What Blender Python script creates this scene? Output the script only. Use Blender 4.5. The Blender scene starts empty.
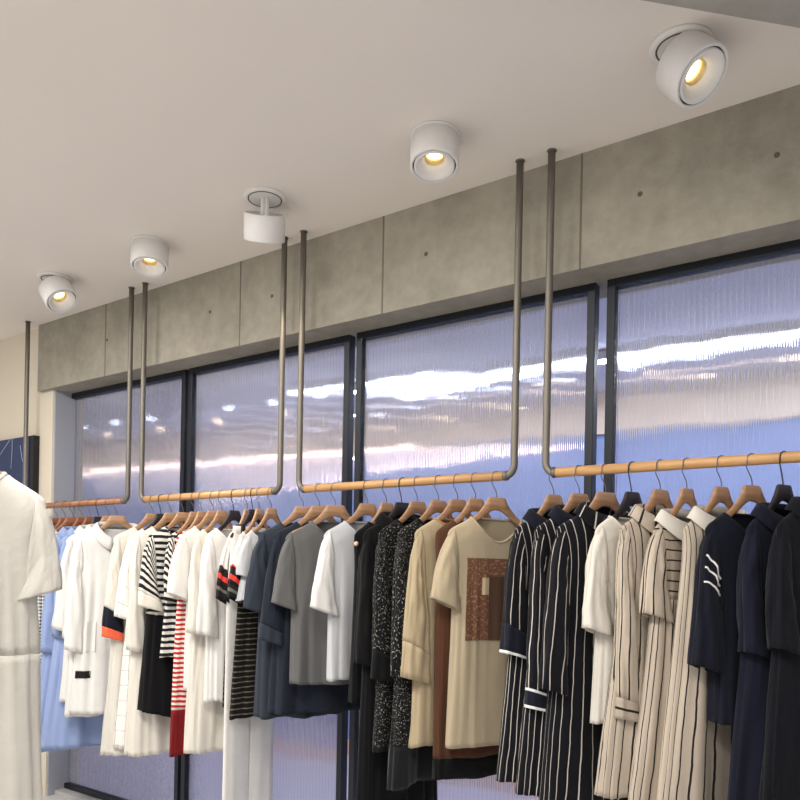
import bpy, bmesh, math, random
from math import sin, cos, pi, radians, sqrt
from mathutils import Vector, Matrix, noise

C = bpy.context.scene.collection
S = bpy.context.scene
random.seed(7)

# ------------------------------------------------------------------ view
F = 760.0
BETA = radians(35.1)
ROLL = radians(1.1)
PX, PY = 400.0, 574.0
CAMZ = 1.60
CB, SB = cos(BETA), sin(BETA)
FW = Vector((-SB, CB, 0)); RT = Vector((CB, SB, 0)); UP = Vector((0, 0, 1))
CAM = Vector((0, 0, CAMZ))

def ray(px, py):
    a, b = px - PX, PY - py
    u = a * cos(ROLL) - b * sin(ROLL)
    v = a * sin(ROLL) + b * cos(ROLL)
    return FW * F + RT * u + UP * v
def atY(px, py, Y):
    d = ray(px, py); return CAM + d * (Y / d.y)
def atZ(px, py, Z):
    d = ray(px, py); return CAM + d * ((Z - CAMZ) / d.z)
def atD(px, py, D):
    d = ray(px, py); return CAM + d * (D / F)

YR = 2.82            # plane of the hanging rails
YB = 2.905           # concrete beam face
YWALL = 2.94         # rendered wall at the left
YW = 3.07            # window frames (front)
ZCEIL = atY(547, 152, YR).z
ZRAIL = atY(580, 471, YR).z

# ------------------------------------------------------------------ helpers
def link(o, parent=None):
    C.objects.link(o)
    if parent: o.parent = parent
    return o
def tag(o, label=None, cat=None, group=None, kind=None):
    if label: o['label'] = label
    if cat: o['category'] = cat
    if group: o['group'] = group
    if kind: o['kind'] = kind
    return o
def empty(name, loc, rz=0.0):
    o = bpy.data.objects.new(name, None); link(o)
    o.empty_display_size = 0.05
    o.location = loc; o.rotation_euler = (0, 0, rz)
    return o
def mesh(name, verts, faces, mats, parent=None, smooth=True, uvs=None, mi=None):
    me = bpy.data.meshes.new(name)
    me.from_pydata([tuple(v) for v in verts], [], faces)
    for m in (mats if isinstance(mats, (list, tuple)) else [mats]): me.materials.append(m)
    if uvs is not None:
        l = me.uv_layers.new(name='uv')
        for p in me.polygons:
            for k, li in enumerate(p.loop_indices):
                l.data[li].uv = uvs[p.index][k]
    if smooth: me.polygons.foreach_set('use_smooth', [True] * len(me.polygons))
    if mi: me.polygons.foreach_set('material_index', mi)
    me.update()
    o = bpy.data.objects.new(name, me)
    return link(o, parent)
def frombm(name, bm, mats, parent=None, smooth=False):
    me = bpy.data.meshes.new(name)
    bmesh.ops.recalc_face_normals(bm, faces=bm.faces)
    bm.to_mesh(me); bm.free()
    for m in (mats if isinstance(mats, (list, tuple)) else [mats]): me.materials.append(m)
    if smooth: me.polygons.foreach_set('use_smooth', [True] * len(me.polygons))
    o = bpy.data.objects.new(name, me)
    return link(o, parent)
def bbox(bm, lo, hi, bevel=0.0, mat=0):
    lo = Vector(lo); hi = Vector(hi)
    r = bmesh.ops.create_cube(bm, size=1.0)
    c = (lo + hi) / 2; s = hi - lo
    for v in r['verts']:
        v.co = Vector((v.co.x * s.x, v.co.y * s.y, v.co.z * s.z)) + c
    fs = set()
    for v in r['verts']: fs.update(v.link_faces)
    for f in fs: f.material_index = mat
    if bevel > 0:
        es = set()
        for v in r['verts']: es.update(v.link_edges)
        bmesh.ops.bevel(bm, geom=list(es), offset=bevel, segments=2, affect='EDGES', profile=0.5)
def box(name, lo, hi, mat, parent=None, bevel=0.0):
    bm = bmesh.new(); bbox(bm, lo, hi, bevel); return frombm(name, bm, mat, parent)
def tube(path, r, seg=12, caps=True):
    """swept round tube: returns verts, faces"""
    P = [Vector(p) for p in path]
    n = len(P); V = []; Fc = []
    rr = r if isinstance(r, (list, tuple)) else [r] * n
    T = []
    for i in range(n):
        a = P[max(i - 1, 0)]; b = P[min(i + 1, n - 1)]
        T.append((b - a).normalized())
    ref = Vector((0, 0, 1)) if abs(T[0].z) < 0.9 else Vector((1, 0, 0))
    nrm = (ref - T[0] * ref.dot(T[0])).normalized()
    for i in range(n):
        nrm = (nrm - T[i] * nrm.dot(T[i])).normalized()
        bi = T[i].cross(nrm)
        for k in range(seg):
            a = 2 * pi * k / seg
            V.append(P[i] + (nrm * cos(a) + bi * sin(a)) * rr[i])
    for i in range(n - 1):
        for k in range(seg):
            k2 = (k + 1) % seg
            Fc.append((i * seg + k, i * seg + k2, (i + 1) * seg + k2, (i + 1) * seg + k))
    if caps:
        Fc.append(tuple(range(seg - 1, -1, -1)))
        Fc.append(tuple((n - 1) * seg + k for k in range(seg)))
    return V, Fc
def lathe(prof, seg=48):
    V = []; Fc = []
    for (r, z) in prof:
        for k in range(seg):
            a = 2 * pi * k / seg; V.append(Vector((r * cos(a), r * sin(a), z)))
    for i in range(len(prof) - 1):
        for k in range(seg):
            k2 = (k + 1) % seg
            Fc.append((i * seg + k, i * seg + k2, (i + 1) * seg + k2, (i + 1) * seg + k))
    return V, Fc
def smooth01(t):
    t = max(0.0, min(1.0, t)); return t * t * (3 - 2 * t)
def lerp(a, b, t): return a + (b - a) * t
def interp(tab, x):
    if x <= tab[0][0]: return tab[0][1]
    for (a, fa), (b, fb) in zip(tab, tab[1:]):
        if x <= b: return lerp(fa, fb, (x - a) / (b - a))
    return tab[-1][1]

# ------------------------------------------------------------------ materials
def lin(c):
    r = []
    for v in c:
        v = v / 255.0
        r.append(v / 12.92 if v <= 0.04045 else ((v + 0.055) / 1.055) ** 2.4)
    return (r[0], r[1], r[2], 1.0)
class NT:
    def __init__(s, name):
        s.m = bpy.data.materials.new(name); s.m.use_nodes = True
        s.t = s.m.node_tree; s.t.nodes.clear()
        s.out = s.t.nodes.new('ShaderNodeOutputMaterial')
    def n(s, typ, **kw):
        x = s.t.nodes.new(typ)
        for k, v in kw.items():
            if k.startswith('i_'): x.inputs[k[2:].replace('_', ' ')].default_value = v
            else: setattr(x, k, v)
        return x
    def l(s, a, b): s.t.links.new(a, b)
    def math(s, op, a, b=None, c=None):
        x = s.t.nodes.new('ShaderNodeMath'); x.operation = op
        for i, v in enumerate((a, b, c)):
            if v is None: continue
            if isinstance(v, (int, float)): x.inputs[i].default_value = v
            else: s.l(v, x.inputs[i])
        return x.outputs[0]
    def mix(s, fac, a, b):
        x = s.t.nodes.new('ShaderNodeMix'); x.data_type = 'RGBA'
        for i, v in ((0, fac), (6, a), (7, b)):
            if isinstance(v, (int, float)): x.inputs[i].default_value = v
            elif isinstance(v, tuple): x.inputs[i].default_value = v
            else: s.l(v, x.inputs[i])
        return x.outputs[2]
    def noise(s, vec, scale, detail=3.0, rough=0.5):
        x = s.n('ShaderNodeTexNoise'); x.inputs['Scale'].default_value = scale
        x.inputs['Detail'].default_value = detail; x.inputs['Roughness'].default_value = rough
        if vec is not None: s.l(vec, x.inputs['Vector'])
        return x.outputs['Fac']
    def principled(s, col, rough=0.6, metal=0.0, bump=None, bstr=0.2, bdist=0.002, **kw):
        p = s.n('ShaderNodeBsdfPrincipled')
        if isinstance(col, tuple): p.inputs['Base Color'].default_value = col
        else: s.l(col, p.inputs['Base Color'])
        p.inputs['Roughness'].default_value = rough; p.inputs['Metallic'].default_value = metal
        for k, v in kw.items(): p.inputs[k].default_value = v
        if bump is not None:
            b = s.n('ShaderNodeBump'); b.inputs['Strength'].default_value = bstr; b.inputs['Distance'].default_value = bdist
            s.l(bump, b.inputs['Height']); s.l(b.outputs[0], p.inputs['Normal'])
        s.l(p.outputs[0], s.out.inputs[0]); return s.m

def plain(name, col, rough=0.6, metal=0.0, vary=0.05, scale=8.0, **kw):
    t = NT(name); tc = t.n('ShaderNodeTexCoord')
    nz = t.noise(tc.outputs['Object'], scale, 4.0)
    c = lin(col); d = tuple(v * (1 - 2 * vary) for v in c[:3]) + (1,)
    return t.principled(t.mix(nz, d, c), rough, metal, bump=nz, bstr=0.05, **kw)

FAB = {}
def fabric(name, col, pattern=None, col2=(0, 0, 0), pitch=0.03, width=0.3, rough=0.9, sheen=0.06, slant=0.0, wrinkle=0.35, col3=None):
    key = (name,)
    if key in FAB: return FAB[key]
    t = NT(name); uvn = t.n('ShaderNodeUVMap'); uvn.uv_map = 'uv'
    uv = uvn.outputs[0]
    sep = t.n('ShaderNodeSeparateXYZ'); t.l(uv, sep.inputs[0])
    u, v = sep.outputs[0], sep.outputs[1]
    big = t.noise(uv, 7.0, 3.0)
    weave = t.noise(uv, 900.0, 1.0)
    base = lin(col); c = base
    wob = t.math('MULTIPLY', t.math('SUBTRACT', t.noise(uv, 9.0, 2.0), 0.5), 0.012)
    def stripes(axis, p, w, off=0.0):
        x = t.math('ADD', t.math('ADD', axis, wob), 10.0 + off)
        fr = t.math('FRACT', t.math('DIVIDE', x, p))
        return t.math('LESS_THAN', fr, w)
    if pattern == 'v':
        c = t.mix(stripes(u, pitch, width), base, lin(col2))
    elif pattern == 'h':
        c = t.mix(stripes(v, pitch, width), base, lin(col2))
    elif pattern == 'check':
        a = stripes(u, pitch, width); b = stripes(v, pitch, width)
        c = t.mix(t.math('MULTIPLY', t.math('ADD', a, b), 0.5), base, lin(col2))
    elif pattern == 'pane':
        a = stripes(u, pitch, width); b = stripes(v, pitch, width)
        c = t.mix(t.math('MAXIMUM', a, b), base, lin(col2))
    elif pattern == 'tweed':
        vo = t.n('ShaderNodeTexNoise'); vo.inputs['Scale'].default_value = 130.0; vo.inputs['Detail'].default_value = 2.0
        t.l(uv, vo.inputs['Vector'])
        m1 = t.math('GREATER_THAN', vo.outputs['Fac'], 0.625)
        m2 = t.math('GREATER_THAN', t.noise(uv, 75.0, 3.0), 0.57)
        c = t.mix(t.math('MULTIPLY', m2, 0.4), t.mix(m1, base, lin(col2)), lin(col3 or col))
    elif pattern == 'print':
        sp = t.math('GREATER_THAN', t.noise(uv, 95.0, 4.0), 0.56)
        c = t.mix(t.math('MULTIPLY', sp, 0.5), base, lin(col2))
    # slight wear
    dk = t.n('ShaderNodeMix'); dk.data_type = 'RGBA'; dk.blend_type = 'MULTIPLY'
    dk.inputs[0].default_value = 0.10
    if isinstance(c, tuple): dk.inputs[6].default_value = c
    else: t.l(c, dk.inputs[6])
    t.l(big, dk.inputs[7])
    hgt = t.math('ADD', t.math('MULTIPLY', t.noise(uv, 26.0, 4.0), wrinkle), t.math('MULTIPLY', weave, 0.10))
    m = t.principled(dk.outputs[2], rough, 0.0, bump=hgt, bstr=0.45, bdist=0.010)
    p = [x for x in t.t.nodes if x.type == 'BSDF_PRINCIPLED'][0]
    p.inputs['Sheen Weight'].default_value = sheen; p.inputs['Sheen Roughness'].default_value = 0.5
    p.inputs['Specular IOR Level'].default_value = 0.2
    FAB[key] = m
    return m

def m_concrete(name, c1, c2, joints=False):
    t = NT(name); tc = t.n('ShaderNodeTexCoord'); ob = tc.outputs['Object']
    a = t.noise(ob, 1.6, 6.0, 0.6); b = t.noise(ob, 14.0, 5.0, 0.65)
    mp = t.n('ShaderNodeMapping'); mp.inputs['Scale'].default_value = (5.0, 5.0, 1.4); t.l(ob, mp.inputs[0])
    st = t.noise(mp.outputs[0], 1.4, 4.0, 0.6)
    f = t.math('ADD', t.math('MULTIPLY', a, 0.55), t.math('ADD', t.math('MULTIPLY', b, 0.35), t.math('MULTIPLY', st, 0.2)))
    r = t.n('ShaderNodeMapRange'); r.inputs[1].default_value = 0.38; r.inputs[2].default_value = 0.72; t.l(f, r.inputs[0])
    col = t.mix(r.outputs[0], lin(c1), lin(c2))
    h = t.math('ADD', t.math('MULTIPLY', b, 0.6), t.math('MULTIPLY', t.noise(ob, 90.0, 3.0), 0.4))
    return t.principled(col, 0.85, 0.0, bump=h, bstr=0.35, bdist=0.006)

M = {}
M['ceiling'] = plain('ceiling_plaster', (240, 233, 226), 0.9, vary=0.02, scale=2.0)
M['concrete'] = m_concrete('beam_concrete', (136, 131, 118), (174, 168, 154))
M['bulkhead'] = m_concrete('bulkhead_concrete', (150, 147, 140), (174, 170, 163))
M['joint'] = plain('concrete_joint', (120, 114, 103), 0.9)
M['hole'] = plain('tie_hole_shadow', (98, 92, 82), 0.95)
M['wall'] = plain('cream_wall_paint', (226, 216, 198), 0.9, vary=0.015, scale=3.0)
M['reveal'] = plain('grey_reveal_paint', (168, 170, 178), 0.7, vary=0.02)
M['floor'] = plain('pale_floor', (205, 203, 200), 0.35, vary=0.03, scale=1.5)
M['frame'] = plain('dark_frame_metal', (26, 31, 41), 0.42, 0.2)
M['pipe'] = plain('brushed_steel_pipe', (128, 122, 113), 0.5, 0.6, scale=20)
M['hook'] = plain('hook_wire', (120, 118, 118), 0.35, 0.85)
M['darkhook'] = plain('dark_hook_wire', (60, 56, 58), 0.45, 0.6)
M['lampwhite'] = plain('lamp_white', (236, 234, 232), 0.45, vary=0.01)
M['lampgroove'] = plain('lamp_groove', (84, 76, 66), 0.6)
M['lampgold'] = plain('lamp_gold_cup', (232, 206, 150), 0.3, 0.7)
M['lampmetal'] = plain('lamp_bracket_metal', (150, 148, 146), 0.4, 0.7)
M['pearl'] = plain('cream_button', (232, 204, 160), 0.25)
M['tagpaper'] = plain('tan_tag', (222, 190, 150), 0.7)

def m_wood(name, c1, c2, axis='X', sc=1.0):
    t = NT(name); tc = t.n('ShaderNodeTexCoord')
    mp = t.n('ShaderNodeMapping'); t.l(tc.outputs['Object'], mp.inputs[0])
    mp.inputs['Scale'].default_value = {'X': (2, 30, 30), 'Y': (30, 2, 30)}[axis]
    n1 = t.noise(mp.outputs[0], 2.5 * sc, 6.0, 0.6)
    r = t.n('ShaderNodeMapRange'); r.inputs[1].default_value = 0.3; r.inputs[2].default_value = 0.7; t.l(n1, r.inputs[0])
    return t.principled(t.mix(r.outputs[0], lin(c1), lin(c2)), 0.42, 0.0, bump=n1, bstr=0.08)
M['rod'] = m_wood('rail_ash_wood', (186, 138, 88), (216, 172, 120))
M['rod_dark'] = m_wood('rail_brown_wood', (136, 84, 58), (190, 136, 96))
M['hanger'] = m_wood('hanger_beech', (150, 113, 82), (184, 145, 112))
M['hanger_brown'] = m_wood('hanger_brown_wood', (112, 66, 42), (150, 92, 60))

def m_emit(name, col, strength):
    t = NT(name); e = t.n('ShaderNodeEmission'); e.inputs[0].default_value = lin(col); e.inputs[1].default_value = strength
    t.l(e.outputs[0], t.out.inputs[0]); return t.m

def m_ribglass():
    t = NT('ribbed_polycarbonate')
    tc = t.n('ShaderNodeTexCoord'); sep = t.n('ShaderNodeSeparateXYZ'); t.l(tc.outputs['Object'], sep.inputs[0])
    g = t.n('ShaderNodeNewGeometry')
    ph = t.math('MULTIPLY', sep.outputs[0], 2 * pi / 0.009)
    jit = t.math('MULTIPLY', t.math('SUBTRACT', t.noise(tc.outputs['Object'], 50.0, 1.0), 0.5), 0.45)
    s1 = t.math('ADD', t.math('MULTIPLY', t.math('SINE', ph), 0.75), jit)
    mp = t.n('ShaderNodeMapping'); mp.inputs['Scale'].default_value = (0.6, 1.0, 2.2); t.l(tc.outputs['Object'], mp.inputs[0])
    wv = t.math('MULTIPLY', t.math('SUBTRACT', t.noise(mp.outputs[0], 7.0, 3.0), 0.5), 0.12)
    cb = t.n('ShaderNodeCombineXYZ'); t.l(s1, cb.inputs[0]); t.l(wv, cb.inputs[2])
    ad = t.n('ShaderNodeVectorMath', operation='ADD'); t.l(g.outputs['Normal'], ad.inputs[0]); t.l(cb.outputs[0], ad.inputs[1])
    nm = t.n('ShaderNodeVectorMath', operation='NORMALIZE'); t.l(ad.outputs[0], nm.inputs[0])
    rf = t.n('ShaderNodeBsdfRefraction'); rf.inputs['IOR'].default_value = 1.35; rf.inputs['Roughness'].default_value = 0.13
    rf.inputs['Color'].default_value = (0.93, 0.94, 0.97, 1); t.l(nm.outputs[0], rf.inputs['Normal'])
    gl = t.n('ShaderNodeBsdfGlossy'); gl.inputs['Roughness'].default_value = 0.25; gl.inputs['Color'].default_value = (.9, .9, .95, 1)
    t.l(nm.outputs[0], gl.inputs['Normal'])
    tl = t.n('ShaderNodeBsdfDiffuse'); tl.inputs['Color'].default_value = (0.62, 0.63, 0.72, 1)
    m1 = t.n('ShaderNodeMixShader'); m1.inputs[0].default_value = 0.05; t.l(rf.outputs[0], m1.inputs[1]); t.l(gl.outputs[0], m1.inputs[2])
    m2 = t.n('ShaderNodeMixShader'); m2.inputs[0].default_value = 0.12; t.l(m1.outputs[0], m2.inputs[1]); t.l(tl.outputs[0], m2.inputs[2])
    web = t.math('LESS_THAN', t.math('FRACT', t.math('DIVIDE', t.math('ADD', sep.outputs[0], 20.0), 0.022)), 0.16)
    t.l(t.math('ADD', t.math('MULTIPLY', web, 0.12), 0.10), m2.inputs[0])
    t.l(m2.outputs[0], t.out.inputs[0]); return t.m
def m_clear():
    t = NT('pane_back_face')
    rf = t.n('ShaderNodeBsdfRefraction'); rf.inputs['IOR'].default_value = 1.35; rf.inputs['Roughness'].default_value = 0.0
    t.l(rf.outputs[0], t.out.inputs[0]); return t.m
M['rib'] = m_ribglass(); M['paneback'] = m_clear()

# ------------------------------------------------------------------ setting
XL, XR = -8.0, 3.2
def P(px, Y): return atY(px, 420, Y).x     # x on a wall plane below an image column

floor = box('floor', (XL, -2.5, -0.12), (XR, YWALL + 0.06, 0.0), M['floor']); tag(floor, 'pale shop floor beneath the hanging clothes', 'floor', kind='structure')
ceil = box('ceiling', (XL, -2.5, ZCEIL), (XR, YB + 0.4, ZCEIL + 0.15), M['ceiling']); tag(ceil, 'pale plastered shop ceiling', 'ceiling', kind='structure')

xbeam = atY(38, 360, YB).x
zbeam = atY(440, 300.5, YB).z
bm = bmesh.new(); bbox(bm, (xbeam, YB, zbeam), (XR, YB + 0.36, ZCEIL), 0.0)
for px in (107, 241, 383, 580):
    x = atY(px, 260, YB).x
    bbox(bm, (x - .004, YB - .0015, zbeam), (x + .004, YB + .01, ZCEIL), 0, 1)
for px, py in ((726 + 51, 155), (640, 194), (426, 254), (272, 296), (210, 312), (107, 340)):
    p = atY(px, py, YB)
    r = bmesh.ops.create_cone(bm, cap_ends=True, segments=16, radius1=.010, radius2=.010, depth=.01)
    for v in r['verts']: v.co = Vector((v.co.x, v.co.z, v.co.y)) + Vector((p.x, YB + .004, p.z))
    fs = set()
    for v in r['verts']: fs.update(v.link_faces)
    for f in fs: f.material_index = 2
beam = frombm('concrete_beam', bm, [M['concrete'], M['joint'], M['hole']]); tag(beam, 'raw concrete beam running above the windows', 'beam', kind='structure')

# left wall, flush with the window opening
xrev = atY(52, 450, YWALL).x
wl = box('wall_left', (XL, YWALL, 0), (xrev, YWALL + 0.3, ZCEIL), M['wall']); tag(wl, 'cream painted wall beside the windows', 'wall', kind='structure')
rv = box('trim_1', (xrev, YWALL + .012, 0), (xrev + .014, YW + .06, zbeam), M['reveal']); tag(rv, 'grey reveal at the end of the windows', 'trim', kind='structure')
sill = box('trim_2', (xrev, YWALL + .06, -0.02), (XR, YW + .1, 0.03), M['floor']); tag(sill, 'pale sill under the windows', 'sill', kind='structure')

# ceiling bulkhead, upper right
zb2 = ZCEIL - 0.10
a = atZ(560, -14, zb2); b = atZ(860, 38.5, zb2); d = (b - a).normalized()
a2 = a - d * 0.35; b2 = b + d * 1.4
nn = Vector((d.y, -d.x, 0))
if nn.dot(Vector((0.3, -1, 0))) < 0: nn = -nn
vs = [a2, b2, b2 + nn * 0.8, a2 + nn * 0.8]
V = [Vector((p.x, p.y, z)) for z in (zb2, ZCEIL + .01) for p in vs]
bh = mesh('ceiling_beam', V, [(0, 1, 2, 3), (7, 6, 5, 4), (0, 4, 5, 1), (1, 5, 6, 2), (2, 6, 7, 3), (3, 7, 4, 0)], M['bulkhead'], smooth=False)
tag(bh, 'grey concrete ceiling beam crossing above the spotlights', 'beam', kind='structure')

# windows
zt = zbeam; zb = 0.03
edges = [(68, 184.5), (187.5, 348), (355, 593), (604.5, None)]
FT, FD = 0.036, 0.05
def window(n, x0, x1):
    w = empty('window_%d' % n, ((x0 + x1) / 2, YW, zb)); tag(w, 'ribbed translucent window bay in a dark metal frame, bay %s along the wall' % ('one', 'two', 'three', 'four', 'five')[n - 1], 'window', kind='structure')
    o = Vector(((x0 + x1) / 2, YW, zb)); hw = (x1 - x0) / 2; h = zt - zb
    bm = bmesh.new()
    bbox(bm, (-hw, 0, 0), (-hw + FT, FD, h), .003); bbox(bm, (hw - FT, 0, 0), (hw, FD, h), .003)
    bbox(bm, (-hw + FT, 0, h - FT), (hw - FT, FD, h), .003); bbox(bm, (-hw + FT, 0, 0), (hw - FT, FD, FT), .003)
    frombm('window_frame', bm, M['frame'], w)
    g = .030
    Vp = [(-hw + FT, g, FT), (hw - FT, g, FT), (hw - FT, g, h - FT), (-hw + FT, g, h - FT)]
    Vp += [(x, y + .006, z) for x, y, z in Vp]
    mesh('pane', Vp, [(0, 1, 2, 3), (7, 6, 5, 4), (0, 4, 5, 1), (1, 5, 6, 2), (2, 6, 7, 3), (3, 7, 4, 0)], [M['rib'], M['paneback']], w, smooth=False, mi=[0, 1, 1, 1, 1, 1])
wx = []
for n, (e0, e1) in enumerate(edges):
    x0 = P(e0, YW); x1 = P(e1, YW) if e1 else x0 + 1.31
    window(n + 1, x0, x1); wx.append((x0, x1))
window(5, wx[3][1] + .05, wx[3][1] + 1.36)

# arcade seen through the panes
YF = 5.25; ZC2 = 2.92
M['x_ceiling'] = plain('arcade_ceiling_paint', (226, 226, 240), 0.8, vary=.02)
M['x_cream'] = plain('arcade_cream_paint', (230, 218, 204), 0.8, vary=.02)
M['x_blue'] = plain('arcade_blue_paint', (142, 162, 208), 0.7, vary=.05, scale=1.2)
M['x_floor'] = plain('arcade_floor', (214, 210, 224), 0.3, vary=.03)
M['x_peach'] = plain('arcade_peach_plinth', (226, 186, 168), 0.7)
xf = box('exterior_floor', (-16, YW + .12, -0.12), (6, YF + .2, -0.001), M['x_floor']); tag(xf, 'pale arcade floor beyond the windows', 'floor', kind='structure')
xc = box('exterior_ceiling', (-16, YB + .362, ZC2), (6, YF + .2, ZC2 + .1), M['x_ceiling']); tag(xc, 'lavender grey arcade ceiling beyond the windows', 'ceiling', kind='structure')
xw = empty('exterior_wall', (-5, YF, 0)); tag(xw, 'blue and cream arcade wall beyond the windows', 'wall', kind='structure')
box('blue_panel', (-11, 0, .12), (11, .1, 2.62), M['x_blue'], xw)
box('cream_band', (-11, -.03, 2.62), (11, .1, ZC2), M['x_cream'], xw)
box('plinth', (-11, -.03, 0), (11, .1, .13), M['x_peach'], xw)

# arcade lamps
M['x_lamp'] = m_emit('arcade_lamp_glow', (226, 234, 255), 9.0)
def arcade_lamp(x0, x1, y, label, w=.09, glow=40):
    t = empty('linear_ceiling_lamp', ((x0 + x1) / 2, y, ZC2 - .062)); tag(t, label, 'ceiling lamp', 'linear lamps in the arcade')
    gm = m_emit('arcade_lamp_glow_%d' % glow, (226, 234, 255), glow)
    hw = (x1 - x0) / 2
    box('housing', (-hw, -w / 2, .01), (hw, w / 2, .06), M['lampwhite'], t, .004)
    box('diffuser', (-hw + .01, -w / 2 + .008, 0), (hw - .01, w / 2 - .008, .012), gm, t)
arcade_lamp(-1.95, 1.2, 4.30, 'long linear lamp on the arcade ceiling behind the fourth window', .07, 42)
arcade_lamp(-3.5, -2.3, 4.15, 'shorter linear lamp on the arcade ceiling behind the third window', .06, 36)
M['x_down'] = m_emit('arcade_downlight_glow', (214, 226, 255), 75.0)
M['x_warm'] = m_emit('arcade_warm_glow', (255, 226, 196), 50.0)
def downlight(x, y, gm, label, group, r=.05):
    t = empty('arcade_downlight', (x, y, ZC2)); tag(t, label, 'downlight', group)
    V, Fc = lathe([(r + .018, 0), (r + .018, -.010), (r + .004, -.012), (r, -.004)], 20); mesh('rim', V, Fc, M['lampwhite'], t)
    V, Fc = lathe([(0.0, -.006), (r, -.006)], 20); mesh('lens', V, Fc, gm, t)
for k in range(22):
    downlight(-9.0 + .47 * k, 4.50, M['x_down'], 'small cool round downlight in the arcade ceiling row nearer the windows', 'arcade downlights nearer the windows')
for k in range(14):
    downlight(-9.2 + .75 * k, 4.95, M['x_warm'], 'small warm round downlight in the arcade ceiling row nearer the blue wall', 'arcade downlights nearer the blue wall', .045)

t = empty('added_streak_glow', (-7.0, YF - .05, 2.60)); tag(t, 'added glowing strip imitating the warm streak above the blue arcade wall', 'light strip')  # invented emitter, added to make the warm streak seen through the panes
box('housing', (-4.2, -.012, .012), (4.2, .02, .045), M['lampwhite'], t)
box('diffuser', (-4.2, -.010, -.004), (4.2, .018, .012), m_emit('strip_warm_glow', (255, 222, 205), 9.0), t)

# dark blue picture on the left wall
pa = atY(40, 436, YWALL); pw = 0.62; phh = .52
pic = empty('wall_picture', (pa.x - pw / 2, YWALL, pa.z - phh)); tag(pic, 'dark blue picture with thin pale lines on the cream wall', 'picture')
box('backing', (-pw / 2, -.045, 0), (pw / 2, -.001, phh), plain('picture_black_edge', (18, 18, 22), .5), pic, .003)
box('print', (-pw / 2 + .004, -.049, .004), (pw / 2 - .055, -.044, phh - .004), plain('picture_navy', (34, 52, 96), .45, vary=.15, scale=5), pic)
lv = []; lf = []
for pts in ([(-.30, .30), (-.10, .44), (.0, .515)], [(.03, .515), (.03, .42), (.02, .30)], [(.14, .46), (.17, .36), (.24, .26)]):
    v, f = tube([(x, -.0505, z) for x, z in pts], .0022, 6); lf += [tuple(i + len(lv) for i in q) for q in f]; lv += v
mesh('pale_lines', lv, lf, plain('picture_pale_line', (170, 184, 206), .5), pic)

# ------------------------------------------------------------------ ceiling spotlights
LR, LH = 0.094, 0.115
def spotlight(px, py, tilt, az, label, drop=.03, on=True, lid=False):
    base = atZ(px, py, ZCEIL)
    t = empty('ceiling_spotlight', base); tag(t, label, 'spotlight', 'white ceiling spotlights in a row')
    # trim disc on the ceiling
    V, Fc = lathe([(0.0, -.012), (LR - .02, -.012), (LR - .006, -.012), (LR + .002, -.006), (LR + .003, 0), (0, 0)])
    disc = mesh('trim_ring', V, Fc, M['lampwhite'], t)
    V, Fc = lathe([(LR - .022, -.0125), (LR - .020, -.0145), (LR - .016, -.0125)]); mesh('groove', V, Fc, M['lampgroove'], disc)
    R = Matrix.Rotation(az, 4, 'Z') @ Matrix.Rotation(tilt, 4, 'X')
    top = Vector((0, 0, -drop))
    piv = Vector((0, 0, -.02))
    # body
    prof = ([(0.0, -.02), (LR - .010, -.02), (LR - .009, 0.0)] if lid else [(0.0, 0.0), (LR - .03, 0.0)]) + [(LR - .006, 0.0), (LR, -.005), (LR, -LH + .004), (LR - .003, -LH), (LR - .010, -LH), (LR - .0105, -LH + .010)]
    V, Fc = lathe(prof)
    T = Matrix.Translation(top) @ R
    b = mesh('body', V, Fc, M['lampwhite'], t); b.matrix_local = T
    V, Fc = lathe([(LR - .0105, -LH + .010), (LR - .0155, -LH + .010)]); mesh('groove', V, Fc, M['lampgroove'], b)
    V, Fc = lathe([(LR - .0155, -LH + .012), (LR - .0158, -LH - .001), (LR - .020, -LH - .0025), (LR - .03, -LH + .004), (LR - .045, -LH + .018), (LR - .056, -LH + .036)])
    rf = mesh('reflector', V, Fc, M['lampwhite'], b)
    V, Fc = lathe([(LR - .056, -LH + .036), (LR - .060, -LH + .038), (LR - .066, -LH + .062)]); mesh('gold_cup', V, Fc, M['lampgold'], b)
    V, Fc = lathe([(LR - .066, -LH + .060), (.012, -LH + .056), (0, -LH + .055)]); mesh('led_lens', V, Fc, M['led'], b)
    # bracket between disc and body
    bm = bmesh.new(); bbox(bm, (-.020, -.008, -drop - .025), (.020, .008, -.008), .003)
    bbox(bm, (-.008, -.02, -drop - .012), (.008, .02, -.01), .003)
    frombm('bracket', bm, M['lampmetal'] if not lid else M['lampwhite'], t)
    # light of the lamp
    ld = bpy.data.lights.new('spot_beam', 'SPOT'); ld.energy = 26; ld.color = (1.0, .86, .66); ld.spot_size = radians(62); ld.spot_blend = .7; ld.shadow_soft_size = .03
    lo = bpy.data.objects.new('spot_beam', ld); link(lo, b); lo.location = (0, 0, -LH + .03)
    return t
M['led'] = m_emit('led_warm', (255, 232, 186), 7.0)
az0 = math.atan2(0.82, -0.57)
def toward(deg):   # azimuth so that a positive tilt swings the lens towards world direction deg
    return radians(deg) - pi / 2
spotlight(55, 278, radians(36), toward(8), 'white spotlight tilted towards the clothes, farthest along the ceiling row', .055)
spotlight(150, 243.5, radians(14), toward(-37), 'white spotlight pointing straight down, second from the far end of the row', .024)
spotlight(265, 197, radians(-30), toward(-45), 'white spotlight hinged open under its tilted cover plate, lens hidden', .075, lid=True)
spotlight(435, 135, radians(12), toward(-57), 'white spotlight pointing straight down, between the open one and the nearest one', .024)
spotlight(681, 45, radians(42), toward(-16), 'large white tilted spotlight nearest the grey ceiling beam', .055)

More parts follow.
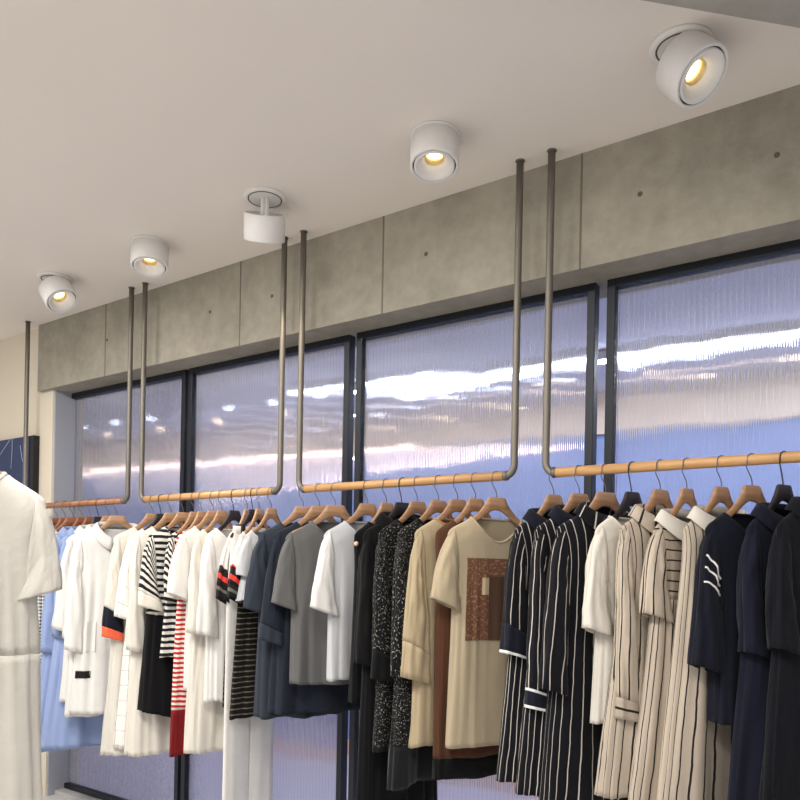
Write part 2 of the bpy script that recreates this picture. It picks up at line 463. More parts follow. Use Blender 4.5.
# ------------------------------------------------------------------ rails
PR, RR = 0.0150, 0.0195
def rail(px0, px1, label, mat, x1=None):
    x0 = atY(px0, 480, YR).x
    x1 = x1 if x1 is not None else atY(px1, 480, YR).x
    z = ZRAIL
    t = empty('clothes_rail', ((x0 + x1) / 2, YR, z)); tag(t, label, 'clothes rail', 'clothes rails hung from the ceiling')
    h = (x1 - x0) / 2; top = ZCEIL - z
    V, Fc = tube([(-h + .035, 0, 0), (0, 0, 0), (h - .035, 0, 0)], RR, 20); mesh('wooden_rod', V, Fc, mat, t)
    for sgn in (-1, 1):
        path = [(sgn * h, 0, top)] + [(sgn * h, 0, lerp(top, .045, k / 5)) for k in range(1, 6)]
        for k in range(1, 9):
            a = pi / 2 * k / 8
            path.append((sgn * (h - .038 * (1 - cos(a))), 0, .045 - .045 * sin(a)))
        path[-1] = (sgn * (h - .038), 0, 0)
        V, Fc = tube(path, PR, 16); p = mesh('hanging_pipe', V, Fc, M['pipe'], t)
        V, Fc = tube([(sgn * (h - .046), 0, 0), (sgn * (h - .030), 0, 0)], RR + .0010, 20); mesh('end_collar', V, Fc, M['pipe'], p)
        V, Fc = lathe([(0, 0), (.019, 0), (.020, -.003), (.017, -.005), (PR, -.006)], 20)
        c = mesh('ceiling_flange', V, Fc, M['pipe'], p); c.location = (sgn * h, 0, top)
    return t
rail(25, 128, 'brown wooden clothes rail at the far end beside the cream wall', M['rod_dark'])
rail(141.5, 280, 'short wooden clothes rail holding the white tops and striped tops', M['rod'])
rail(299, 514, 'wooden clothes rail holding the grey, black and beige clothes', M['rod'])
rail(545.5, 0, 'wooden clothes rail holding the pinstriped dresses and navy tops', M['rod'], x1=0.55)

# ------------------------------------------------------------------ hangers
HT = [(0, 0.0), (.036, 0.0), (.042, -.004), (.054, -.028), (.074, -.054), (.10, -.080), (.15, -.110), (.205, -.138)]
HB = [(0, -.054), (.020, -.056), (.045, -.070), (.080, -.096), (.12, -.121), (.205, -.160)]
HZ = -0.088          # top of the hanger's wood below the rail axis
def hanger_mesh(hw=.205):
    xs = [0, .01, .02, .030, .036, .039, .042, .048, .054, .063, .075, .09, .11, .135, .16, .18, .195, .203, .205]
    allx = [-x for x in reversed(xs[1:])] + xs
    V = []; Fc = []; n = 0
    for x in allx:
        ax = abs(x); zt_ = interp(HT, ax); zb_ = interp(HB, ax)
        if ax > .195: zt_ -= (ax - .195) * .6; zb_ += (ax - .195) * .9
        th = lerp(.0065, .0055, smooth01(ax / .2)); yo = 0
        x *= hw / .205
        r = .35
        sec = [(-th, zb_ * (1 - r * .1) + .003), (-th, zt_ - .003), (-th * .6, zt_), (th * .6, zt_), (th, zt_ - .003), (th, zb_ + .003), (th * .6, zb_), (-th * .6, zb_)]
        V += [Vector((x, y + yo, z + HZ)) for y, z in sec]
    k = 8
    for i in range(len(allx) - 1):
        for j in range(k):
            j2 = (j + 1) % k
            Fc.append((i * k + j, i * k + j2, (i + 1) * k + j2, (i + 1) * k + j))
    Fc.append(tuple(range(k))); Fc.append(tuple((len(allx) - 1) * k + j for j in reversed(range(k))))
    return V, Fc
def hook_path(straight=False):
    r = RR + .0035
    if straight:
        pts = [(-.004, HZ - .05), (-.004, HZ), (-.012, -.055), (-r, -.02)]
    else:
        pts = [(0, HZ - .004), (0, HZ + .012), (-.003, HZ + .024), (-.012, HZ + .040), (-r - .002, -.030), (-r - .001, -.012)]
    for k in range(0, 13):
        a = pi - pi * 1.10 * k / 12
        pts.append((r * cos(a), r * sin(a) - .0015))
    return [(x, 0, z) for x, z in pts]
hm = {}
def make_hanger(loc, rz, label, kind='beech', hw=.19):
    t = empty('clothes_hanger', loc, rz); tag(t, label, 'hanger', 'clothes hangers on the rails')
    if 'bar' not in hm:
        V, Fc = hanger_mesh()
        o = mesh('shoulder_bar', V, Fc, M['hanger'], t); hm['bar'] = o.data
        V, Fc = hanger_mesh(); o2 = mesh('shoulder_bar', V, Fc, M['hanger_brown']); hm['bar_brown'] = o2.data; bpy.data.objects.remove(o2)
        V, Fc = hanger_mesh(); o2 = mesh('shoulder_bar', V, Fc, M['darkhook']); hm['bar_dark'] = o2.data; bpy.data.objects.remove(o2)
        V, Fc = tube(hook_path(), .0021, 8); o3 = mesh('hook', V, Fc, M['hook']); hm['hook'] = o3.data; bpy.data.objects.remove(o3)
        V, Fc = tube(hook_path(True), .0024, 8); o3 = mesh('hook', V, Fc, M['darkhook']); hm['hook_dark'] = o3.data; bpy.data.objects.remove(o3)
        bpy.data.objects.remove(o)
    dark = kind == 'dark'
    b = link(bpy.data.objects.new('shoulder_bar', hm['bar_dark' if dark else 'bar_brown' if kind == 'brown' else 'bar']), t); b.scale.x = hw / .205
    if dark: b.location.z = -.003
    link(bpy.data.objects.new('hook', hm['hook_dark' if dark else 'hook']), t)
    return t

# ------------------------------------------------------------------ garments
class Body:
    def __init__(s, L, w, hem, d, dh, neck, seed, fold=.016, nf=3.0, waist=None, hemcurve=0.0, sh_drop=.0, slow=0.0, sleeveless=False, chest=None):
        s.L, s.w, s.hem, s.d, s.dh, s.n, s.seed, s.fold, s.nf, s.waist = L, w, hem, d, dh, neck, seed, fold, nf, waist
        s.hc = hemcurve; s.sd = sh_drop; s.slow = slow; s.hw = w - .022
        s.chest = chest or w - (.012 if sleeveless else .036)
    def shoulder(s, ax):
        z = interp(HT, min(ax / s.hw, 1.0) * .205) + HZ + .0045
        if ax > s.hw: z -= (ax - s.hw) * 0.55
        e = max(0.0, ax - s.hw) / max(.001, s.w - s.hw)
        z -= .012 * e * e + s.sd * smooth01(ax / s.w)
        return z
    def top(s, xt, front):
        n, fd, bd = s.n; ax = abs(xt)
        if ax >= n: return s.shoulder(ax)
        k = ax / n
        zn = s.shoulder(n)
        if front: return zn - fd * (1 - k ** 2.2)
        return zn + .012 * (1 - k * k) - bd * (1 - k ** 2.2)
    def pt(s, phi, t, off=0.0, absz=False):
        c, sn = cos(phi), sin(phi)
        front = sn < 0
        cx = math.copysign(abs(c) ** .82, c)
        sy = math.copysign(abs(sn) ** .72, sn)
        xt = s.w * cx
        zt_ = s.top(xt, front)
        zh = -s.L + HZ - .06
        zh2 = zh + s.hc * (abs(cx) ** 2) + .012 * noise.noise(Vector((c * 1.6, sn * 1.6, s.seed * 3.1)))
        zm = s.shoulder(s.w * .6)
        if absz: z = min(zt_, lerp(zm, zh, t))
        else: z = lerp(lerp(zt_, zm, smooth01(t / .34)), zh2, t)
        dz = max(0.0, (s.shoulder(abs(xt)) - z))
        arm = smooth01(dz / .17)
        wt = lerp(s.w, lerp(s.chest, s.hem - .02, t), arm)
        if s.waist:
            wp, ww = s.waist; wt -= ww * math.exp(-((t - wp) / .13) ** 2)
        depth = lerp(s.d, s.dh, t)
        rr = sqrt(min(1.0, dz / .06)) if dz > 0 else 0.0
        neckmask = max(0.0, 1 - abs(xt) / s.n[0])
        rr = max(rr, .8 * sqrt(neckmask))
        y = depth * sy * rr
        a = smooth01((dz - .03) / .40)
        x = wt * cx
        # folds shared by neighbours on the rail, so that they nest, and each garment's own creases
        sh = noise.noise(Vector((x * 7.0, s.slow, z * .55)))* 1.2 + .7 * noise.noise(Vector((x * 15.0, s.slow + 9, z * .7)))
        r1 = 1 - 2.2 * abs(noise.noise(Vector((c * s.nf * 1.5, sn * s.nf * 1.2 + 2.0, z * 0.8 + s.seed * 7.3))))
        n2 = noise.noise(Vector((c * s.nf * 3.2, sn * s.nf * 2.2, z * 2.6 + s.seed * 11.9)))
        own = s.fold * (a * (0.45 + 0.75 * t) * r1 * .66 + (.12 + .28 * a) * n2)
        y += 1.35 * s.fold * a * (.45 + .8 * t) * sh + own * sn * 1.1
        x += own * cx * .9
        if off:
            x += off * cx * .3; y += off * (1 if sn > 0 else -1)
        return Vector((x, y, z))
    def grid(s, t0, t1, nphi, nt, phi0=0.0, phi1=2 * pi, off=0.0, pw=1.0, absz=False):
        closed = abs(phi1 - phi0 - 2 * pi) < 1e-6
        V = []; cols = nphi + 1
        for i in range(nt + 1):
            t = lerp(t0, t1, (i / nt) ** pw)
            for j in range(cols): V.append(s.pt(phi0 + (phi1 - phi0) * j / nphi, t, off, absz))
        Fc = []; UV = []
        per = 2 * (s.w + s.hem) * 1.03
        for i in range(nt):
            for j in range(nphi):
                q = (i * cols + j, i * cols + j + 1, (i + 1) * cols + j + 1, (i + 1) * cols + j)
                Fc.append(q)
                uv = []
                for idx in q:
                    jj = idx % cols
                    uv.append(((phi0 + (phi1 - phi0) * jj / nphi) / (2 * pi) * per, V[idx].z))
                UV.append(uv)
        return V, Fc, UV
def solidify(o, th=.0022):
    m = o.modifiers.new('cloth_thickness', 'SOLIDIFY'); m.thickness = th; m.offset = -1
    return o
def sleeve_mesh(B, side, ln, r0, r1, spread, seed, t0=0.0, t1=1.0, fold=.010, puff=0.0, nt=30, e1=.030):
    """side -1 is the near one"""
    w = B.w; zs = B.shoulder(w)
    T0 = Vector((w - .022, 0, B.shoulder(w - .022) - .001)); B0 = Vector((B.chest - .012, 0, zs - r0))
    dr = Vector((sin(spread), 0, -cos(spread))); sl_ = spread + .20; pr = Vector((cos(sl_), 0, sin(sl_)))
    E = Vector((w - r1 * .62, 0, zs - .01)) + dr * ln
    T1 = E + pr * r1; B1 = E - pr * r1
    Tm = Vector((w + .030, 0, zs - .035 - ln * .12)); Bm = Vector((B.chest - .004, 0, zs - r0 - .02 - ln * .06))
    Tm.x = lerp(Tm.x, T1.x, .25)
    def bez(a, m, b, t): return a * (1 - t) ** 2 + m * 2 * t * (1 - t) + b * t * t
    V = []; Fc = []; UV = []; ns = 34; cols = ns + 1
    for i in range(nt + 1):
        t = lerp(t0, t1, i / nt)
        a = bez(T0, Tm, T1, t); b = bez(B0, Bm, B1, t)
        c = (a + b) / 2; h = (a - b) / 2
        e = lerp(B.d * .80, e1, smooth01(t * 1.6)) * (1 + puff * sin(pi * t))
        yo = -.020 * smooth01((t * ln - .12) / .3)
        for j in range(cols):
            ph = 2 * pi * j / ns
            cc, ss = cos(ph), sin(ph)
            cc2 = math.copysign(abs(cc) ** .85, cc); ss2 = math.copysign(abs(ss) ** .85, ss)
            r = 1 - 2.2 * abs(noise.noise(Vector((cc * 1.7 + t * 1.2, ss * 1.7 + side * 3, t * ln * 2.6 + seed * 5.7))))
            nz2 = noise.noise(Vector((cc * 2.2, ss * 2.2 - side * 2, t * ln * 12.0 + seed * 3.3)))
            am = fold * smooth01(t * 3 + .1) * (r * .9 + nz2 * .7)
            p = c + h * cc2 * (1 + am / max(.03, h.length)) + Vector((0, 1, 0)) * (ss2 * (e + am) + yo)
            V.append(Vector((p.x * side, p.y, p.z)))
    for i in range(nt):
        for j in range(ns):
            q = (i * cols + j, i * cols + j + 1, (i + 1) * cols + j + 1, (i + 1) * cols + j)
            if side > 0: q = q[::-1]
            Fc.append(q)
            UV.append([((idx % cols) / ns * (r0 + 2 * r1), -(lerp(t0, t1, (idx // cols) / nt)) * ln) for idx in q])
    return V, Fc, UV

def garment(name, label, cat, group, hook, hem_py, mat, psi=20, w=.215, hem=.25, d=.036, dh=.045, neck=(.115, .085, .012),
            sl=None, sl_mat=None, cuffs=None, segs=None, collar=None, placket=False, band=True, fold=.024, nf=3.0,
            waist=None, hk='beech', hc=0.0, seed=None, loc=None, L=None, extras=None, band_mat=None, spread=6, r0=.165, r1=.068, sd=0.0,
            hanger_label=None, puff=0.0, sfold=.010, belt=None, chest=None, tapes=0):
    seed = seed if seed is not None else hook * .37
    if loc is None:
        x = atY(hook, 480, YR).x
        p0 = Vector((x, YR, ZRAIL))
        zh = atY(hook, hem_py, YR).z
        L = ZRAIL + HZ - .06 - zh
        rz = pi / 2 - radians(psi)
    else:
        p0, rz = loc
    gap = 2.0
    if loc is None:
        k = HOOKS.index(hook)
        xs = [abs(atY(HOOKS[q], 480, YR).x - p0.x) for q in (k - 1, k + 1) if 0 <= q < len(HOOKS)]
        gap = min(xs) * cos(radians(psi))
    d = min(d, gap * .36); dh = min(dh, gap * .42)
    B = Body(L, w, hem, d, dh, neck, seed, fold, nf, waist, hemcurve=hc, sh_drop=sd, slow=p0.x * .9, sleeveless=not sl, chest=chest)
    make_hanger(p0, rz, hanger_label or 'hanger holding the ' + ' '.join(label.split()[:13]), hk, B.hw)
    zbase = -L + HZ - .06
    t = empty(name, p0 + Vector((0, 0, zbase)), rz); tag(t, label, cat, group)
    def add(pn, vfu, m, par=t, sol=True):
        V, Fc, UV = vfu
        o = mesh(pn, [v - Vector((0, 0, zbase)) for v in V] if par is t else V, Fc, m, par, uvs=UV)
        if sol: solidify(o)
        return o
    segs = segs or [(1.0, 'body', mat)]
    t0 = 0.0
    for (t1, pn, m) in segs:
        nt = max(4, int(56 * (t1 - t0)))
        add(pn, B.grid(t0, t1, 76, nt, pw=1.25 if t0 == 0 else 1.0), m); t0 = t1
    # hem fold
    if band and not collar:
        # neckband following the neckline
        n = neck[0]; pts = []
        kphi = math.acos(min(.999, (n * .985 / w)) ** (1 / .82))
        for ph in [lerp(pi + kphi, 2 * pi - kphi, k / 28) for k in range(29)]: pts.append(B.pt(ph, .0))
        for ph in [lerp(kphi, pi - kphi, k / 20) for k in range(21)]: pts.append(B.pt(ph, .0))
        pts.append(pts[0]); pts.append(pts[1])
        V, Fc = tube([p - Vector((0, 0, zbase)) for p in pts], .0055, 8, caps=False)
        mesh('neckband', V, Fc, band_mat or mat, t, uvs=[[(v, v) for v in (0, .01, .02, .01)] for f in Fc])
    if collar:
        cm = collar if not isinstance(collar, bool) else mat
        n = neck[0]; V = []; Fc = []; UV = []; cols = 41
        for j in range(cols):
            th = lerp(-pi / 2 + .22, 3 * pi / 2 - .22, j / (cols - 1))     # from front, round the back, to the front
            c, sn = cos(th), sin(th)
            fr = max(0.0, -sn); bk = max(0.0, sn)
            zn = B.shoulder(n) + .006
            base = Vector((n * c, .034 * sn, zn - neck[1] * .55 * fr ** 1.5 + .010 * bk))
            topp = Vector((n * .95 * c, .033 * sn, base.z + .030))
            fold_ = Vector((n * 1.04 * c, .042 * sn, base.z + .028))
            leaf = Vector((n * (1.30 + .1 * fr) * c, .058 * sn - .006 * fr, base.z - .012 - .040 * fr ** 2))
            for k, p in enumerate((base, topp, fold_, leaf)): V.append(p)
        for j in range(cols - 1):
            for k in range(3):
                q = (j * 4 + k, j * 4 + k + 1, (j + 1) * 4 + k + 1, (j + 1) * 4 + k); Fc.append(q)
                UV.append([((i // 4) / cols * .4, (i % 4) * .025) for i in q])
        add('collar', (V, Fc, UV), cm)
    if placket:
        c0 = 3 * pi / 2
        add('placket', B.grid(.0, .995, 4, 40, c0 - .075, c0 + .075, off=.0035), mat)
        for k in range(7):
            p = B.pt(c0, .06 + .12 * k, off=.007)
            V, Fc = lathe([(0, .0015), (.0045, .0015), (.0055, 0), (.0045, -.0015), (0, -.0015)], 14)
            bt = mesh('button', V, Fc, M['pearl'] if placket != 'dark' else M['darkhook'], t); bt.location = p - Vector((0, 0, zbase)); bt.rotation_euler = (pi / 2, 0, 0)
    if sl:
        for side in (-1, 1):
            sm = sl_mat or mat
            cs = cuffs or []
            ts = cs[0][0] if cs else 1.0
            spr = radians(spread) * (1.0 if side < 0 else .55)
            o = add('sleeve', sleeve_mesh(B, side, sl, r0, r1, spr, seed, 0, ts, puff=puff, fold=sfold, e1=min(.032, gap * .40)), sm)
            if side < 0:
                for q in range(tapes):
                    V_, _, _ = sleeve_mesh(B, side, sl, r0, r1, spr, seed, 0, 1, puff=puff, fold=sfold + 0, e1=min(.032, gap * .40) + .002, nt=40)
                    pts = []
                    for k in range(9):
                        rw = lerp(9.5 + 4 * q, 13.5 + 4 * q, k / 8); ri = int(rw); fr = rw - ri; cl = 23 + k
                        pts.append(V_[ri * 35 + cl].lerp(V_[(ri + 1) * 35 + cl], fr) - Vector((0, 0, zbase)))
                    V2, F2 = tube(pts, .0035, 8); mesh('white_tape', V2, F2, M['lampwhite'], o)
            for q, (a, b, m) in enumerate(cs):
                c_ = add('cuff', sleeve_mesh(B, side, sl, r0, r1 * 1.03, spr, seed, a, b, nt=5, puff=puff, fold=sfold, e1=min(.032, gap * .40) + .001), m, par=o, sol=True)
                c_.location = (0, 0, 0)
                for v in c_.data.vertices: v.co.z -= zbase
    else:
        pass
    if belt:
        add('belt', B.grid(belt[0], belt[1], 76, 4, off=.004), belt[2])
    for ex in (extras or []):
        kind = ex[0]
        if kind == 'patch':           # cloth piece sewn or printed on the front: part, phi0, phi1, t0, t1, material
            _, pn, f0, f1, a, b, m = ex[:7]
            add(pn, B.grid(a, b, 24, 24, f0, f1, off=(ex[7] if len(ex) > 7 else .005), absz=True), m, sol=False)
        elif kind == 'tag':
            _, ph, tt, sz, m = ex
            p = B.pt(ph, tt, off=.012) - Vector((0, 0, zbase))
            bm = bmesh.new(); bbox(bm, (-sz[0] / 2, -.002, -sz[1]), (sz[0] / 2, .002, 0), .0008)
            o = frombm('hang_tag', bm, m, t); o.location = p
        elif kind == 'bead':
            _, ph, tt, r_, m = ex
            p = B.pt(ph, tt, off=.008) - Vector((0, 0, zbase))
            V, Fc = lathe([(0.0001, r_)] + [(r_ * sin(pi * k / 10), r_ * cos(pi * k / 10)) for k in range(1, 10)] + [(0.0001, -r_)], 16)
            o = mesh('button', V, Fc, m, t); o.location = p
    return t, B

# --- fabrics
f_white = fabric('white_cotton', (226, 224, 221), wrinkle=.8)
f_cream = fabric('cream_cotton', (221, 216, 206), wrinkle=.7)
f_ivory = fabric('ivory_linen', (214, 210, 201), wrinkle=.9)
f_silver = fabric('light_grey_jersey', (192, 194, 198))
f_blue = fabric('light_blue_poplin', (146, 164, 206), wrinkle=.6)
f_denim = fabric('mid_blue_cotton', (104, 128, 182))
f_gingham = fabric('grey_gingham', (226, 226, 222), 'check', (30, 30, 38), .022, .5)
f_pane = fabric('white_windowpane', (238, 234, 228), 'pane', (110, 108, 108), .085, .02)
f_navy_c = fabric('navy_rib', (22, 25, 38))
f_orange = fabric('orange_rib', (236, 104, 70))
f_bw = fabric('black_white_stripe', (216, 214, 208), 'h', (26, 27, 32), .034, .5)
f_black = fabric('black_cotton', (11, 11, 14))
f_black2 = fabric('soft_black_wool', (13, 13, 16))
f_red = fabric('red_white_stripe', (238, 226, 218), 'h', (186, 44, 44), .026, .52)
f_dred = fabric('dark_red_rib', (116, 22, 28))
f_redband = fabric('red_black_band', (32, 28, 30), 'h', (222, 70, 62), .058, .38)
f_greyband = fabric('grey_black_band', (30, 30, 30), 'h', (110, 108, 104), .05, .25)
f_fine = fabric('black_fine_stripe', (17, 16, 16), 'h', (112, 104, 90), .027, .22)
f_slate = fabric('slate_jersey', (47, 53, 64))
f_ddenim = fabric('dark_denim', (33, 38, 50), wrinkle=.6)
f_grey = fabric('mid_grey_jersey', (100, 100, 100))
f_tweed = fabric('black_tweed', (13, 13, 15), 'tweed', (160, 158, 152), col3=(38, 38, 39), wrinkle=.6)
f_chif = fabric('black_chiffon', (16, 18, 22), sheen=.2)
f_tan = fabric('camel_trim', (178, 132, 92))
f_beige = fabric('beige_jersey', (176, 162, 137))
f_khaki = fabric('sand_twill', (172, 156, 128), wrinkle=.6)
f_brown = fabric('brown_suede', (84, 54, 38))
f_print = fabric('brown_print', (112, 76, 58), 'print', (168, 138, 112))
f_printlight = fabric('print_pale_block', (190, 172, 142))
f_printdark = fabric('print_dark_block', (84, 62, 50))
f_pin = fabric('navy_pinstripe', (16, 17, 24), 'v', (214, 208, 200), .034, .10)
f_pin2 = fabric('navy_pinstripe_wide', (15, 16, 23), 'v', (204, 198, 190), .040, .09)
f_sand = fabric('beige_pinstripe', (194, 181, 165), 'v', (40, 34, 36), .036, .15)
f_sandh = fabric('beige_cross_stripe', (178, 166, 150), 'h', (40, 34, 36), .036, .16)
f_navy = fabric('navy_jersey', (19, 22, 35))
f_navy2 = fabric('navy_wool', (19, 22, 38))
f_boucle = fabric('black_boucle', (14, 16, 24), wrinkle=1.3)
f_lblock = fabric('black_label', (30, 28, 28))
f_wstripe = fabric('white_tape', (226, 226, 226))
f_teal = fabric('dark_teal_wool', (24, 34, 40))

HANG = 'clothes hanging on the rails'
TEE = dict(neck=(.118, .080, .010))
NEAR = pi          # phi of the near side

HOOKS = [58, 66, 74, 83, 91.5, 100, 109.5, 118, 154, 162.5, 172, 184, 195, 202.5, 214, 222.5, 235, 248, 254, 260, 272, 304, 320, 336, 368, 387, 403, 418, 439, 458, 476, 497, 554, 579.5, 606, 632.5, 660.5, 687, 721.5, 752, 784, 818]
# --- rail one, far left
garment('blouse', 'white blouse hidden mostly behind the foreground ivory dress', 'blouse', HANG, 58, 690, f_white, 12, w=0.19, hem=.23, sl=.45, hk='brown', collar=True)
garment('shirt', 'mid blue short-sleeved shirt behind the gingham dress', 'shirt', HANG, 66, 650, f_denim, 12, w=0.19, hem=.23, sl=.38, hk='brown', collar=True)
garment('dress', 'grey and white gingham dress beside the ivory dress', 'dress', HANG, 74, 738, f_gingham, 20, w=0.235, hem=0.25, sl=.30, sl_mat=f_blue, hk='brown')
garment('shirt_dress', 'long light blue shirt dress with wide hem', 'dress', HANG, 83, 748, f_blue, 14, chest=0.135, w=0.18, hem=0.3, dh=.05, sl=.70, spread=3, hk='brown', collar=True, placket=True, fold=.022)
garment('shirt_dress', 'light blue shirt dress just behind the white shirts', 'dress', HANG, 91.5, 745, f_blue, 15, chest=0.13, w=0.175, hem=0.28, sl=.60, r1=.056, spread=2, hk='brown', collar=True, fold=.022)
garment('shirt', 'white shirt on a dark hooked hanger by the blue shirts', 'shirt', HANG, 100, 700, f_white, 18, w=0.19, hem=.22, sl=.55, r1=.056, hk='dark', collar=True)
garment('shirt', 'plain white shirt behind the one with a black label', 'shirt', HANG, 109.5, 715, f_white, 22, w=0.2, hem=.24, sl=.60, r1=.056, spread=3, collar=True)
garment('shirt', 'long white shirt with a black label at its hem', 'shirt', HANG, 118, 712, f_white, 28, w=0.23, hem=.26, sl=.66, r1=.056, spread=3, collar=True, placket=True, fold=.020, neck=(.115, .17, .012),
        extras=[('patch', 'chest_pocket', pi + .75, pi + 1.12, .50, .66, f_white), ('patch', 'label_patch', pi + .42, pi + .98, .765, .805, f_lblock)])

# --- rail two
garment('dress', 'long white dress with navy and orange cuffs', 'dress', HANG, 154, 752, f_ivory, 17, w=0.225, hem=.27, sl=.56, r1=.056, spread=4, cuffs=[(.80, .935, f_navy_c), (.935, 1.0, f_orange)],
        extras=[('tag', NEAR + .55, .18, (.03, .03), M['tagpaper'])])
garment('tunic', 'white windowpane check tunic on a dark hooked hanger', 'tunic', HANG, 162.5, 745, f_pane, 18, w=0.19, hem=.25, sl=.45, hk='dark')
garment('dress', 'cream long-sleeved dress beside the black and white striped one', 'dress', HANG, 172, 752, f_cream, 16, w=0.215, hem=.24, sl=.62, r1=.056, spread=1)
garment('dress', 'black and white striped top dress with plain black skirt', 'dress', HANG, 184, 716, f_bw, 14, w=0.205, hem=.235, sl=0.38, spread=4, cuffs=[(.86, 1.0, f_cream)], hc=.05,
        segs=[(.47, 'bodice', f_bw), (1.0, 'skirt', f_black)], neck=(.105, .13, .012))
garment('top', 'black and white striped top next to the red stripes', 'top', HANG, 195, 655, f_bw, 9, spread=0, w=0.155, hem=0.19, sl=.34)
garment('dress', 'red and white striped dress with dark red hem', 'dress', HANG, 202.5, 752, f_red, 6, spread=0, w=0.155, hem=0.19, sl=.30, hc=0, segs=[(.80, 'body', f_red), (1.0, 'hem_band', f_dred)], fold=.01)
garment('t_shirt', 'white short-sleeved t-shirt beside the red striped dress', 't-shirt', HANG, 214, 690, f_white, 10, chest=0.125, w=0.2, hem=0.15, sl=0.31, spread=9)
garment('dress', 'long white dress behind the white t-shirt', 'dress', HANG, 222.5, 750, f_cream, 9, chest=0.12, w=0.165, hem=0.2, sl=.5, r1=.056, spread=2,
        extras=[('tag', NEAR + .6, .22, (.022, .022), M['tagpaper'])])
garment('sweater', 'white long-sleeved sweater on a dark hooked hanger', 'sweater', HANG, 235, 700, f_white, 8, chest=0.13, w=0.175, hem=0.16, sl=.50, r1=.056, spread=3, hk='dark')
garment('dress', 'white dress with red banded cuffs and black striped skirt, beside the sweater', 'dress', HANG, 248, 705, f_white, -4, w=0.14, hem=0.16, sl=0.33, spread=11, fold=.01,
        cuffs=[(.60, .86, f_redband), (.86, 1.0, f_greyband)], segs=[(.34, 'bodice', f_white), (1.0, 'skirt', f_fine)])
garment('dress', 'white dress with red banded cuffs and black striped skirt, beside the light grey t-shirt', 'dress', HANG, 260, 716, f_white, -1, w=0.14, hem=0.19, sl=0.32, spread=10, fold=.01,
        cuffs=[(.60, .86, f_redband), (.86, 1.0, f_greyband)], segs=[(.34, 'bodice', f_white), (1.0, 'skirt', f_fine)])
garment('t_shirt', 'pale grey t-shirt beside the slate blue ones', 't-shirt', HANG, 272, 600, f_silver, 14, w=0.15, hem=.20, sl=0.2, **TEE)

def trousers(hook, psi, hem_py, m, label):
    x = atY(hook, 480, YR).x; p0 = Vector((x, YR, ZRAIL)); rz = pi / 2 - radians(psi)
    zh = atY(hook, hem_py, YR).z - ZRAIL
    make_hanger(p0, rz, 'hanger hidden behind the striped skirts, holding the white trousers', 'dark', .15)
    t = empty('trousers', p0 + Vector((0, 0, zh)), rz); tag(t, label, 'trousers', HANG)
    def ring(cx, w, d, z, k, seed):
        out = []
        for j in range(37):
            a = 2 * pi * j / 36; c, sn = cos(a), sin(a)
            f = .006 * noise.noise(Vector((c * 3, sn * 3 + seed, z * .8))) * smooth01((-z - .25) / .3)
            out.append(Vector((cx + (w + f) * math.copysign(abs(c) ** .8, c), (d + f) * math.copysign(abs(sn) ** .8, sn), z - zh)))
        return out
    def loft(pn, rings):
        V = [v for r in rings for v in r]; Fc = []; UV = []
        for i in range(len(rings) - 1):
            for j in range(36):
                q = (i * 37 + j, i * 37 + j + 1, (i + 1) * 37 + j + 1, (i + 1) * 37 + j); Fc.append(q)
                UV.append([((k % 37) / 36 * .4, V[k].z) for k in q])
        solidify(mesh(pn, V, Fc, m, t, uvs=UV))
    zt_ = HZ - .10
    hgr = [o for o in C.objects if o.name.startswith('clothes_hanger')][-1]
    for sg in (-1, 1):
        box('clip', (sg * .085 - .012, -.026, HZ - .135), (sg * .085 + .012, .026, HZ - .085), M['darkhook'], hgr, .003)
    loft('hip', [ring(0, lerp(.13, .165, k / 8), .016, lerp(zt_, zt_ - .30, k / 8), k, 1) for k in range(9)])
    for sg in (-1, 1):
        loft('leg', [ring(sg * .083, lerp(.079, .086, k / 20), .016, lerp(zt_ - .29, zh, k / 20), k, sg * 5) for k in range(21)])
    loft('waistband', [ring(0, .131, .018, z, 0, 1) for z in (zt_ + .004, zt_ - .035)])
trousers(254, 2, 850, f_white, 'white wide trousers hanging below the black striped skirts')

# --- rail three
garment('t_shirt', 'slate blue t-shirt, closest of the dark ones to the pale grey t-shirt', 't-shirt', HANG, 304, 715, f_slate, 30, w=0.225, hem=.235, sl=.36, spread=7, **TEE)
garment('t_shirt', 'dark denim blue t-shirt between the slate and mid grey ones', 't-shirt', HANG, 320, 712, f_ddenim, 31, w=0.225, hem=.24, sl=.50, r1=.056, spread=5, cuffs=[(.9, 1.0, f_slate)], **TEE)
garment('t_shirt', 'mid grey loose t-shirt between the denim and white tops', 't-shirt', HANG, 336, 682, f_grey, 33, w=0.24, hem=.225, sl=0.32, spread=8, sd=.008, **TEE)
garment('t_shirt', 'white loose t-shirt between the mid grey and black tops', 't-shirt', HANG, 368, 678, f_silver, 27, w=.215, hem=.20, sl=0.34, sl_mat=f_white, spread=7, fold=.012, **TEE)
garment('vest_top', 'black sleeveless top with a pearl shoulder button', 'top', HANG, 387, 700, f_black, 22, w=.165, hem=.19, neck=(.095, .03, .01), fold=.012, extras=[('bead', NEAR + .18, .06, .011, M['pearl']), ('tag', NEAR + .9, .40, (.018, .026), M['tagpaper'])])
garment('coat', 'long black coat on a dark hooked hanger', 'coat', HANG, 403, 820, f_black2, 18, w=.21, hem=.24, sl=.56, r1=.056, spread=2, hk='dark', collar=True, placket='dark', fold=.02)
garment('coat', 'black flecked tweed coat behind the other tweed coat', 'coat', HANG, 418, 745, f_tweed, 18, w=.21, hem=.23, sl=.62, r1=.056, spread=1, cuffs=[(.87, 1.0, f_black)], segs=[(.98, 'body', f_tweed), (1.0, 'hem_band', f_black)], band_mat=f_black)
